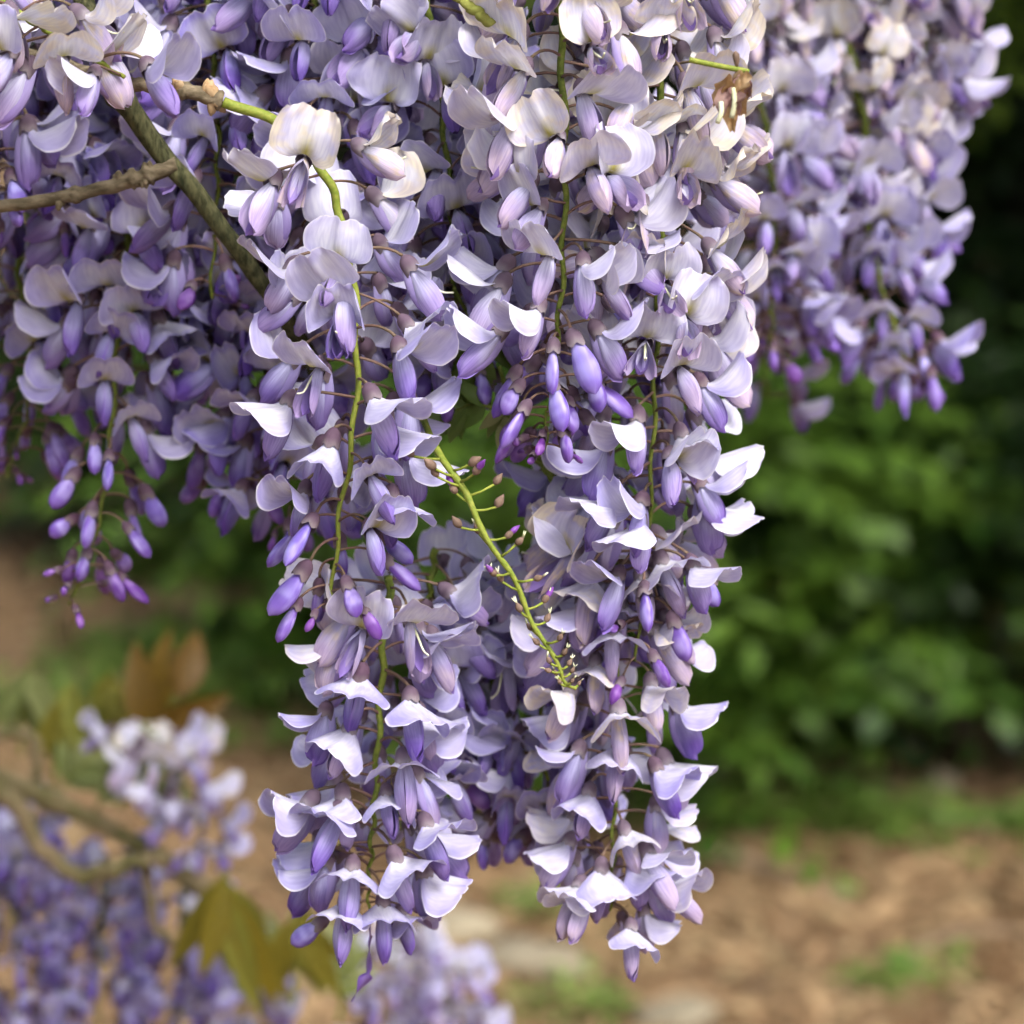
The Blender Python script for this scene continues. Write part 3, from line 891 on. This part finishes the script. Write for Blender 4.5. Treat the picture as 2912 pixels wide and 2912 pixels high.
b1, p1 = branch('wisteria_branch', [(215, -260), (245, 40), (290, 170), (410, 370), (600, 610), (800, 880), (930, 1120)], 1.045, 0.0042, 0.0032, 'bark',
                'thick olive green stem slanting down through the shaded violet flowers', knots=(0.42,), seed=3, depth=(0.05, 0.01, -0.01, -0.005, 0, 0.02, 0.06))
b2, p2 = branch('wisteria_branch', [(-160, 600), (60, 580), (250, 545), (390, 508), (500, 468)], 1.04, 0.0021, 0.0031, 'twig',
                'pale brown knobbly side twig with a green end, joining the thick olive stem', knots=(0.45, 0.72, 0.82), seed=5)
add_scales(b2, p2, [(0.40, (0, -1)), (0.66, (-.3, 1)), (0.84, (-.5, 1)), (0.80, (0, -1))], 'twig', 0.0045, 2)
b3, p3 = branch('wisteria_branch', [(60, 150), (230, 200), (380, 240), (520, 258), (630, 285)], 1.0, 0.0024, 0.0026, 'twig',
                'pale grey-brown twig with dry bud scales that carries the yellow-green rachis', knots=(0.75, 0.98), seed=7, depth=(0.05, 0.03, 0.01, 0, 0))
add_scales(b3, p3, [(0.74, (0, 1)), (0.90, (0.2, 1)), (0.97, (-0.6, 0.8)), (0.95, (0.3, -1))], 'dry', 0.0055, 3)
b4, p4 = branch('wisteria_branch', [(1150, -120), (1300, -10), (1400, 70)], 0.985, 0.0022, 0.0017, 'green_twig', 'short yellow-green twig at the head of the large pale raceme', seed=9)
b5, p5 = branch('wisteria_branch', [(1480, 1250), (1560, 1340), (1630, 1450), (1700, 1640)], 1.055, 0.0021, 0.0016, 'rachis', 'bare green stem curving down behind the purple buds', seed=11)

# ------------------------------------------------------------------ the racemes
rc = raceme
rc([(1570, -340), (1590, 0), (1605, 400), (1598, 800), (1570, 1080), (1545, 1290)], 1.0,
   'big pale lilac raceme tapering to stalked magenta buds, in front of the dense cluster', 5.2, 0.50, 0.66, 0.90, 0.34, (1.2, 0.36), seed=1, start=0.08, deep=0.3, scale=1.0)  # pale old top, whitened further to carry its overexposure in the petals
rc([(1850, -200), (1870, 200), (1885, 600), (1865, 1000), (1850, 1400), (1810, 1880)], 1.025,
   'long pale raceme with cream withered flowers, along the edge of the cluster against green leaves', 4.6, 0.62, 0.88, 0.985, 0.42, (1.15, 0.55), seed=2, deep=0.22)
rc([(1755, 1420), (1748, 1650), (1748, 1950), (1745, 2350), (1740, 2590)], 1.04,
   'white-topped raceme whose open flowers hang lowest over the tan mulch', 5.4, 0.16, 2, 2, 0.25, (0.90, 0.80), seed=33, deep=0.8, start=0.05, young='roof')
rc([(640, 290), (830, 370), (930, 510), (985, 680), (1012, 900), (1008, 1200), (965, 1480), (940, 1740)], 0.998,
   'lilac raceme with clear yellow banner marks, hanging from the yellow-green twig', 4.6, 0.62, 0.87, 0.97, 0.22, (0.92, 0.38), seed=4, start=0.16, bare=0.42, rr=(0.0020, 0.0007), rachis='shoot', deep=0.4)
RAC5 = rc([(1110, 1640), (1090, 1850), (1070, 2200), (1055, 2420), (1048, 2590)], 1.015,
   'slender violet raceme with roof-shaped banners and a twisted dark tip, low over the mulch', 5.2, 0.12, 0.965, 0.995, 0.12, (0.78, 0.55), seed=55, deep=0.8, young='roof')
rc([(1410, 1600), (1405, 1850), (1400, 2130), (1375, 2390)], 1.10,
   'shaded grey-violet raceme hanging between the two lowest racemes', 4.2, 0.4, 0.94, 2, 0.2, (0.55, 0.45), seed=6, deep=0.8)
rc([(1180, -250), (1230, 100), (1275, 500), (1295, 900), (1290, 1160)], 1.06,
   'lilac raceme set back between the twig-hung raceme and the big pale raceme', 4.8, 0.55, 0.82, 0.95, 0.2, (0.80, 0.35), seed=7, deep=0.45)
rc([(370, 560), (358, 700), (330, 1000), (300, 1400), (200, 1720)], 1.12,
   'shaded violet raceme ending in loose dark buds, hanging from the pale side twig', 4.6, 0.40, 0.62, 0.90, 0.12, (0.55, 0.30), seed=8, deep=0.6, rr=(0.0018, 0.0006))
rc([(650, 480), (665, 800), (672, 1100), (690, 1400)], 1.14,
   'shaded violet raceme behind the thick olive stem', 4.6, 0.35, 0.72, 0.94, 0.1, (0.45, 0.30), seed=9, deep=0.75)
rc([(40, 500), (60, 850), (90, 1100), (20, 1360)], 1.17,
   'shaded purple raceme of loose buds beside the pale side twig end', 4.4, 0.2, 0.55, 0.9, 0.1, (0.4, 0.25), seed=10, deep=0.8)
rc([(-60, -40), (90, 60), (210, 130), (350, 220)], 0.985,
   'short pale raceme arching on a yellow stalk in front of the brown twig', 3.0, 0.5, 2, 2, 0.4, (0.95, 0.75), seed=12, rachis='shoot', start=0.0, rr=(0.0014, 0.0008), deep=0.35)
# the crowded shade above and behind
fill = [
    ([(150, -300), (160, 0), (170, 350), (180, 640)], 1.12, 'shaded violet raceme above the pale side twig'),
    ([(430, -300), (440, 0), (470, 350), (480, 760)], 1.13, 'violet raceme crossing behind the thick olive stem at its bend'),
    ([(590, -250), (600, 100), (620, 400), (600, 850)], 1.09, 'lilac raceme with a bright green rachis behind the grey-brown twig'),
    ([(860, -300), (900, 0), (930, 350), (930, 800)], 1.07, 'lilac raceme directly behind the yellow-green rachis'),
    ([(1010, -300), (1040, 100), (1080, 500), (1110, 1000)], 1.09, 'violet raceme in the gap beside the clear yellow banner marks'),
    ([(-10, -200), (-20, 200), (-10, 600)], 1.08, 'pale violet raceme half hidden beyond the short arching raceme'),
    ([(1440, 100), (1430, 400), (1430, 700), (1420, 960)], 1.13, 'deep shaded raceme behind the magenta buds'),
    ([(1240, 1560), (1210, 1760), (1190, 1950), (1230, 2250)], 1.075, 'grey-violet raceme behind the young bare-budded shoot'),
    ([(1560, 1500), (1540, 1750), (1545, 2100), (1570, 2440)], 1.085, 'pale grey-lilac raceme behind the tip of the young shoot'),
    ([(1740, 300), (1740, 700), (1735, 1100), (1720, 1500)], 1.08, 'lilac raceme packed between the big pale raceme and the edge raceme'),
    ([(320, 150), (330, 500), (440, 850), (480, 1150)], 1.19, 'dark violet raceme deepest behind the side twig'),
    ([(760, 600), (790, 900), (800, 1200), (830, 1500)], 1.12, 'dim violet raceme behind the raceme hung from the twig'),
]
for k, (px, Y, lab) in enumerate(fill):
    rc(px, Y, lab, 4.2, 0.5, 0.88, 0.97, 0.2, (0.72, 0.42) if Y < 1.1 else (0.50, 0.25), seed=40 + k, deep=0.55 if Y < 1.1 else 0.9)  # racemes set further back get darker petals, depth shade put into colour
# blurred racemes to the side
rc([(2060, -300), (2130, 100), (2195, 500), (2200, 800), (2190, 1010)], 1.30, 'soft blurred lilac raceme nearest the sharp cluster', 4.6, 0.55, 0.80, 0.94, 0.35, (1.05, 0.3), seed=61, deep=0.45, far=True, group='blurred racemes against the dark shrubs', rr=(0.002, 0.0009))
rc([(2320, -250), (2400, 80), (2455, 350), (2480, 700), (2550, 960), (2580, 1060)], 1.33, 'blurred pale raceme with a thick yellow-green rachis and loose buds at its tip', 4.4, 0.55, 0.84, 0.95, 0.45, (1.15, 0.3), seed=62, deep=0.35, far=True, group='blurred racemes against the dark shrubs', rr=(0.0026, 0.0009))
rc([(2560, -300), (2540, 0), (2530, 400), (2560, 740)], 1.36, 'blurred cream and lilac raceme at the outer edge before the dark trees', 4.6, 0.6, 0.9, 0.97, 0.5, (1.15, 0.5), seed=63, deep=0.35, far=True, group='blurred racemes against the dark shrubs')
rc([(2260, -300), (2270, 50), (2290, 400), (2300, 700)], 1.40, 'blurred lilac raceme wedged behind two other blurred racemes', 4.4, 0.6, 0.9, 0.97, 0.4, (0.95, 0.5), seed=64, deep=0.4, far=True, group='blurred racemes against the dark shrubs')
rc([(2130, 700), (2160, 900), (2180, 1130)], 1.42, 'faint blurred violet flowers hanging low beyond the sharp cluster edge', 2.6, 0.3, 2, 2, 0.3, (0.7, 0.6), seed=65, deep=0.6, far=True, group='blurred racemes against the dark shrubs')
rc([(2680, -350), (2640, -100), (2630, 130), (2600, 300)], 1.36, 'blurred raceme stub at the top of the dark tree backdrop', 4.2, 0.5, 2, 2, 0.4, (0.9, 0.7), seed=66, deep=0.5, far=True, group='blurred racemes against the dark shrubs')

# ------------------------------------------------------------------ young shoot with tiny bare buds
def young_shoot():
    ctl = [(1120, 1040), (1255, 1290), (1330, 1420), (1440, 1620), (1540, 1810), (1600, 1920), (1632, 1965)]
    Y = 0.975
    pts = catmull([at(x, y, Y + (0.075 if i == 0 else 0.012 if i == 1 else 0)) for i, (x, y) in enumerate(ctl)], 50)
    root = empty('young_raceme', pts[0], 'young yellow-green raceme with tiny brown buds slanting before the grey-violet flowers', 'flower raceme')
    lp = [p - pts[0] + Vector((0.0009 * math.sin(i * 0.55), 0.0006 * math.cos(i * 0.4), 0.0005 * math.sin(i * 0.8))) for i, p in enumerate(pts)]
    mb = MB(); mb.tube(lp, [0.00145 - 0.0009 * (i / 49) + (0.0002 if i % 4 == 0 else 0) for i in range(50)], 8)
    obj('rachis', mb.mesh('rachis', 'shoot'), root)
    q = random.Random(77)
    for k in range(30):
        t = 0.20 + 0.79 * k / 30
        p = lp[int(t * 49)]
        sd = 1 if k % 2 else -1
        s = ((1 - t) / 0.8) ** 0.8
        d = Vector((sd * q.uniform(0.5, 1), q.uniform(-0.9, 0.5), q.uniform(0.0, 0.6))).normalized()
        Ls = 0.0015 + 0.010 * s * q.uniform(0.5, 1.1)
        e = p + d * Ls
        mb = MB(); mb.tube([p, p + d * Ls * .5 + Vector((0, 0, -.0004)), e], [0.0006, 0.00045, 0.0005], 6)
        st = obj('bud_stalk', mb.mesh('bud_stalk', 'shoot'), root)
        L = 0.0020 + 0.0042 * s * q.uniform(0.8, 1.1)
        dd = (d * 0.6 + Vector((0, 0, q.uniform(0.1, 0.9)))).normalized()
        mb = MB(); n = 7
        mb.tube([e + dd * L * i / (n-1) for i in range(n)], [L * 0.10, L * .24, L * .30, L * .29, L * .22, L * .12, L * .03], 8)
        obj('tiny_bud', mb.mesh('tiny_bud', 'tinybud'), st)
        if s > 0.55 and k % 3 == 0:
            mb = MB(); f = e + dd * L * .6
            mb.tube([f + dd * L * i / 5 for i in range(6)], [L*.16, L*.24, L*.25, L*.2, L*.12, L*.03], 8)
            obj('folded_petal', mb.mesh('folded_petal', 'bud'), st, (0.2, q.random(), 1, 1))
        if s < 0.75:
            mb = MB(); f = e + dd * L * .9
            for _ in range(3):
                w_ = (dd + Vector((q.uniform(-.7, .7), q.uniform(-.7, .7), q.uniform(-.3, .5)))).normalized()
                mb.tube([f, f + w_ * L * .35, f + w_ * L * .6], [L * .09, L * .07, L * .02], 5)
            obj('bract', mb.mesh('bract', 'stigma'), st)
young_shoot()

# withered stub with dried flowers
def withered():
    Y = 0.958
    pts = catmull([at(x, y, Y) for x, y in [(1960, 170), (2030, 185), (2110, 200), (2130, 205)]], 16)
    root = empty('withered_stalk', pts[0], 'dried brown flower remains on a short green stalk beside the pale raceme', 'withered flower')
    lp = [p - pts[0] for p in pts]
    mb = MB(); mb.tube(lp, [0.0010] * 16, 7); obj('stalk', mb.mesh('stalk', 'shoot'), root)
    q = random.Random(8)
    def rel(x, y, dy=0): return at(x, y, Y + dy) - pts[0]
    mb = MB(); mb.tube([rel(2095, 190), rel(2094, 170), rel(2092, 155), rel(2091, 145)], [0.0005, 0.0012, 0.0013, 0.0003], 7); obj('dry_calyx', mb.mesh('dry_calyx', 'tinybud'), root)
    for k in range(11):
        x0, y0 = q.uniform(2070, 2125), q.uniform(200, 250)
        a = rel(x0, y0, q.uniform(-.006, .006)); b = rel(x0 + q.uniform(-65, 25), y0 + q.uniform(50, 150), q.uniform(-.008, .008))
        mid = a.lerp(b, .5) + Vector((q.uniform(-.002, .002), -.002, 0))
        V = []; NU = 7
        mb = MB(); P = catmull([a, mid, b], NU); pc = []
        for i, p in enumerate(P):
            wd = q.uniform(0.0018, 0.0036) * math.sin(math.pi * (0.12 + 0.8 * i / (NU-1)))
            for j in range(4):
                s = -1 + 2 * j / 3
                V.append(p + Vector((s * wd, 0.002 * math.sin(2.5 * s + i + k), 0.0005 * math.cos(3*s + i)))); pc.append((i / 6, 0, 0))
        mb.grid(V, pc, pc, NU, 4)
        obj('dry_petal', mb.mesh('dry_petal', 'dry' if k % 3 else 'mauvedry'), root)
    for x0, y0, x1, y1 in ((2085, 250, 2080, 335), (2050, 290, 2040, 350)):
        mb = MB(); mb.tube(catmull([rel(x0, y0, -.005), rel((x0+x1)/2 + 6, (y0+y1)/2, -.006), rel(x1, y1, -.005)], 8), [0.0009] * 8, 6)
        obj('style', mb.mesh('style', 'stigma'), root)
withered()

# ------------------------------------------------------------------ young leaves between the racemes
def compound_leaf(px, Y, n, L, W, m, label, seed, group=None, up=0.0, stalk='rachis', name='young_leaf', rr=0.0009, hang=False):
    pts = catmull([at(x, y, Y) for x, y in px], 24)
    q = random.Random(seed)
    root = empty(name, pts[0], label, 'leaf', group)
    lp = [p - pts[0] for p in pts]
    mb = MB(); mb.tube(lp, [rr * (1 - 0.02 * i) for i in range(24)], 6); obj('leaf_stalk', mb.mesh('leaf_stalk', stalk), root)
    for k in range(n):
        t = 0.25 + 0.75 * (k // 2 + 1) / (n // 2 + 1)
        sd = 1 if k % 2 else -1
        if k == n - 1: t, sd = 1.0, 0
        i = min(23, int(t * 23)); p = lp[i]
        tang = (lp[min(23, i+1)] - lp[max(0, i-1)]).normalized()
        side = Vector((tang.z, 0, -tang.x)).normalized() * sd
        d = (tang * q.uniform(0.5, 1.0) + side * q.uniform(0.5, 0.9) + Vector((0, q.uniform(-.35, .35), up + q.uniform(-.3, .1)))).normalized()
        if hang:
            t = q.uniform(0.80, 1.0); p = lp[int(t * 23)]
            d = Vector((q.uniform(-0.62, 0.62), q.uniform(-.4, .4), -1)).normalized()
        v, f = leaf_pts(L * q.uniform(.8, 1.15), W, q.uniform(0.2, 0.9), q.uniform(0.2, 0.7), q, 8)
        sdv = d.cross(Vector((q.uniform(-.5, .5), -1, q.uniform(-.2, .5)))).normalized(); uu = sdv.cross(d)
        V = [tuple(p + d * a + sdv * b + uu * c) for a, b, c in v]
        tn = [(q.random(), 0.5 + 0.5 * math.sin(j), 0) for j in range(1)] * len(V)
        obj('leaflet', np_mesh('leaflet', V, f, m, tn), root)
    return root
compound_leaf([(1290, 820), (1340, 920), (1350, 1020), (1330, 1110)], 1.05, 9, 0.022, 0.0030, 'young_leaf', 'folded young green leaf in the gap between the two sharp racemes', 3, up=-0.3)
compound_leaf([(1460, 1190), (1400, 1160), (1340, 1150), (1300, 1165)], 1.045, 7, 0.020, 0.0034, 'young_leaf', 'small young green leaf spreading just above the curved bare stem', 4, up=0.1)
compound_leaf([(1420, 1040), (1440, 1130), (1430, 1200)], 1.05, 7, 0.016, 0.0026, 'silver_leaf', 'tiny downy leaf tucked behind the magenta buds', 5, up=-0.2)

# ------------------------------------------------------------------ the lower bush, well behind focus
LB = 'branches of the lower bush'
c1, q1 = branch('bush_branch', [(-500, 2060), (-200, 2140), (0, 2215), (300, 2350), (560, 2510), (700, 2620)], 1.72, 0.0072, 0.0050, 'pale_branch', 'straight pale branch of the lower bush sloping above its violet flowers', seed=21, knots=(.5, .8), group=LB)
c2, q2 = branch('bush_branch', [(-300, 2120), (20, 2270), (110, 2400), (210, 2485), (300, 2475), (400, 2445), (480, 2440)], 1.70, 0.0066, 0.0046, 'pale_branch', 'curved olive branch of the lower bush sagging under the straight pale branch', seed=22, knots=(.7, .95), group=LB)
c3, q3 = branch('bush_branch', [(410, 2440), (425, 2540), (445, 2640), (520, 2690)], 1.71, 0.0038, 0.0028, 'pale_branch', 'short bent branchlet dropping from the fork of the curved olive branch', seed=23, group=LB)
c4, q4 = branch('bush_branch', [(-200, 2120), (0, 2085), (90, 2100), (105, 2200), (110, 2290)], 1.78, 0.0042, 0.0032, 'pale_branch', 'hooked grey branchlet rising behind the straight pale branch', seed=24, group=LB)
lower = [  # low age and high deep values paint the vine's shade into these petals
    ([(400, 2060), (470, 2130), (540, 2260), (590, 2420)], 1.72, (1.0, 0.6), 0.3, 'blurred white-topped raceme standing above the straight pale branch of the lower bush'),
    ([(60, 2330), (40, 2500), (50, 2750), (60, 2990)], 1.74, (0.45, 0.2), 0.9, 'blurred violet raceme below the sag of the curved olive branch'),
    ([(300, 2440), (290, 2600), (280, 2780), (280, 3000)], 1.76, (0.35, 0.2), 1.0, 'blurred deep violet raceme hanging from the curved olive branch'),
    ([(520, 2500), (520, 2650), (510, 2800), (510, 3000)], 1.78, (0.4, 0.25), 0.95, 'blurred violet raceme beside the short bent branchlet'),
    ([(-60, 2250), (-40, 2450), (-30, 2700)], 1.80, (0.6, 0.4), 0.6, 'blurred pale violet raceme at the thick end of the curved olive branch'),
    ([(700, 2700), (690, 2830), (690, 3000)], 1.82, (0.7, 0.6), 0.6, 'blurred dusky raceme under the large bronze leaves'),
    ([(1130, 2640), (1110, 2760), (1110, 3000)], 1.80, (0.7, 0.6), 0.7, 'blurred greyish white raceme straight below the twisted tip'),
    ([(1250, 2690), (1270, 2830), (1290, 3000)], 1.86, (0.75, 0.65), 0.6, 'blurred thin white raceme next to the cream stone'),
]
for k, (px, Y, ag, dp, lab) in enumerate(lower):
    rc(px, Y, lab, 3.4, 0.45, 0.92, 0.99, 0.35, ag, seed=80 + k, far=True, deep=dp, group='blurred racemes of the lower bush')
bl = 'bronze young leaves of the lower bush'
compound_leaf([(680, 2820), (650, 2640), (640, 2470)], 1.66, 13, 0.078, 0.0088, 'bronze_leaf', 'large bronze-green folded leaf beside the slender violet raceme', 41, bl, hang=True, up=-0.75, rr=0.0018)
compound_leaf([(830, 2860), (850, 2700), (850, 2560)], 1.70, 7, 0.062, 0.0090, 'bronze_leaf', 'narrow yellow-bronze leaf just behind the lowest flowers of the slender violet raceme', 42, bl, hang=True, up=-0.7, rr=0.0016)
compound_leaf([(330, 2180), (430, 2080), (500, 1980)], 1.80, 4, 0.062, 0.0120, 'copper_leaf', 'copper brown leaf above the white-topped blurred raceme', 43, bl, up=0.5, rr=0.0016)
compound_leaf([(150, 2230), (180, 2080), (210, 1930)], 1.82, 11, 0.065, 0.0088, 'bronze_leaf', 'olive-bronze leaf rising above the hooked grey branchlet', 44, bl, hang=True, up=-0.3, rr=0.0016)
compound_leaf([(60, 2150), (60, 2000), (90, 1880)], 1.86, 9, 0.055, 0.0080, 'silver_leaf', 'pale downy young leaf behind the olive-bronze leaf', 45, bl, hang=True, rr=0.0016)
compound_leaf([(330, 2200), (330, 2050), (320, 1900)], 1.84, 9, 0.060, 0.0080, 'bronze_leaf', 'yellow-olive drooping leaf between the olive-bronze and the copper leaf', 46, bl, hang=True, rr=0.0016)
for k, (px, lab) in enumerate([([(260, 2330), (300, 2250), (330, 2180)], 'downy green leaf tuft above the middle of the straight pale branch'),
                               ([(420, 2380), (440, 2310), (450, 2240)], 'downy green leaf tuft between the straight branch and the white-topped raceme'),
                               ([(340, 2300), (370, 2240), (390, 2150)], 'downy green leaf tuft just under the white-topped blurred raceme'),
                               ([(160, 2260), (200, 2210), (260, 2170)], 'downy leaf tuft at the upper part of the straight pale branch'),
                               ([(760, 2800), (800, 2720), (820, 2660)], 'downy leaf tuft between the two big bronze leaves'),
                               ([(960, 2912), (980, 2800), (960, 2700)], 'downy leaf tuft below the end of the slender violet raceme')]):
    compound_leaf(px, 1.75, 13, 0.025, 0.0040, 'silver_leaf', lab, 50 + k, 'downy leaf tufts of the lower bush', up=0.1, rr=0.0013)

# twisted dark petal hanging at the very tip of the slender violet raceme
def twisted_tip():
    Y = 1.012
    P = catmull([at(x, y, Y) for x, y in [(1050, 2590), (1052, 2680), (1048, 2760), (1035, 2790), (1000, 2850)]], 26)
    mb = MB(); V = []; pc = []
    for i, p in enumerate(P):
        t = i / 25
        wd = 0.0005 + 0.0028 * max(0, math.sin(math.pi * min(1, max(0, (t - 0.55) / 0.47)))) + 0.0022 * max(0, math.sin(math.pi * min(1, t / 0.55))) * (t > 0.2)
        a = 2.6 * t * 2
        for j in range(5):
            k = -1 + j / 2
            V.append(p - P[0] + Vector((math.cos(a) * k * wd, math.sin(a) * k * wd + 0.0012 * k * k, 0.3 * k * wd)))
            pc.append((0.4 + 0.6 * t, abs(k) * 0.6, 0.2))
    mb.grid(V, pc, pc, 26, 5)
    root = RAC5
    o = obj('twisted_petal', mb.mesh('twisted_petal', 'bud'), root, (0.2, 0.3, 0.35, 1))
    o.location = P[0] - root.location
    o['label'] = 'shrivelled dark violet petal twisting off the tip'
twisted_tip()

# ------------------------------------------------------------------ leafy vine over the racemes, out of view, added to shade the left ones
def canopy():
    q = random.Random(91)
    sp = []
    for k in range(150):
        x, y, z = q.uniform(-0.75, 0.02), q.uniform(0.95, 1.75), q.uniform(1.62, 1.80)
        sp.append((Vector((x, y, z)), Vector((q.uniform(-1, 1), q.uniform(-1, 1), q.uniform(-.35, .2))), q.uniform(0.12, 0.2)))
    root = empty('wisteria_shade_canopy', (-0.8, 1.3, 1.7), 'unseen leafy wisteria canopy added overhead to shade the left racemes', 'vine')
    o = obj('crown', leaf_cloud(q, sp, 9, 0.05, 0.011, 'young_leaf', 'crown', 3), root)
    o.location = -root.location
    mb = MB(); mb.tube(catmull([(-1.2, 1.3, 1.72), (-0.6, 1.25, 1.70), (0.0, 1.15, 1.70), (0.5, 1.15, 1.72), (1.0, 1.3, 1.75)], 40), [0.013 - 0.0001*i for i in range(40)], 9)
    o = obj('trunk', mb.mesh('trunk', 'bark'), root); o.location = -root.location
canopy()
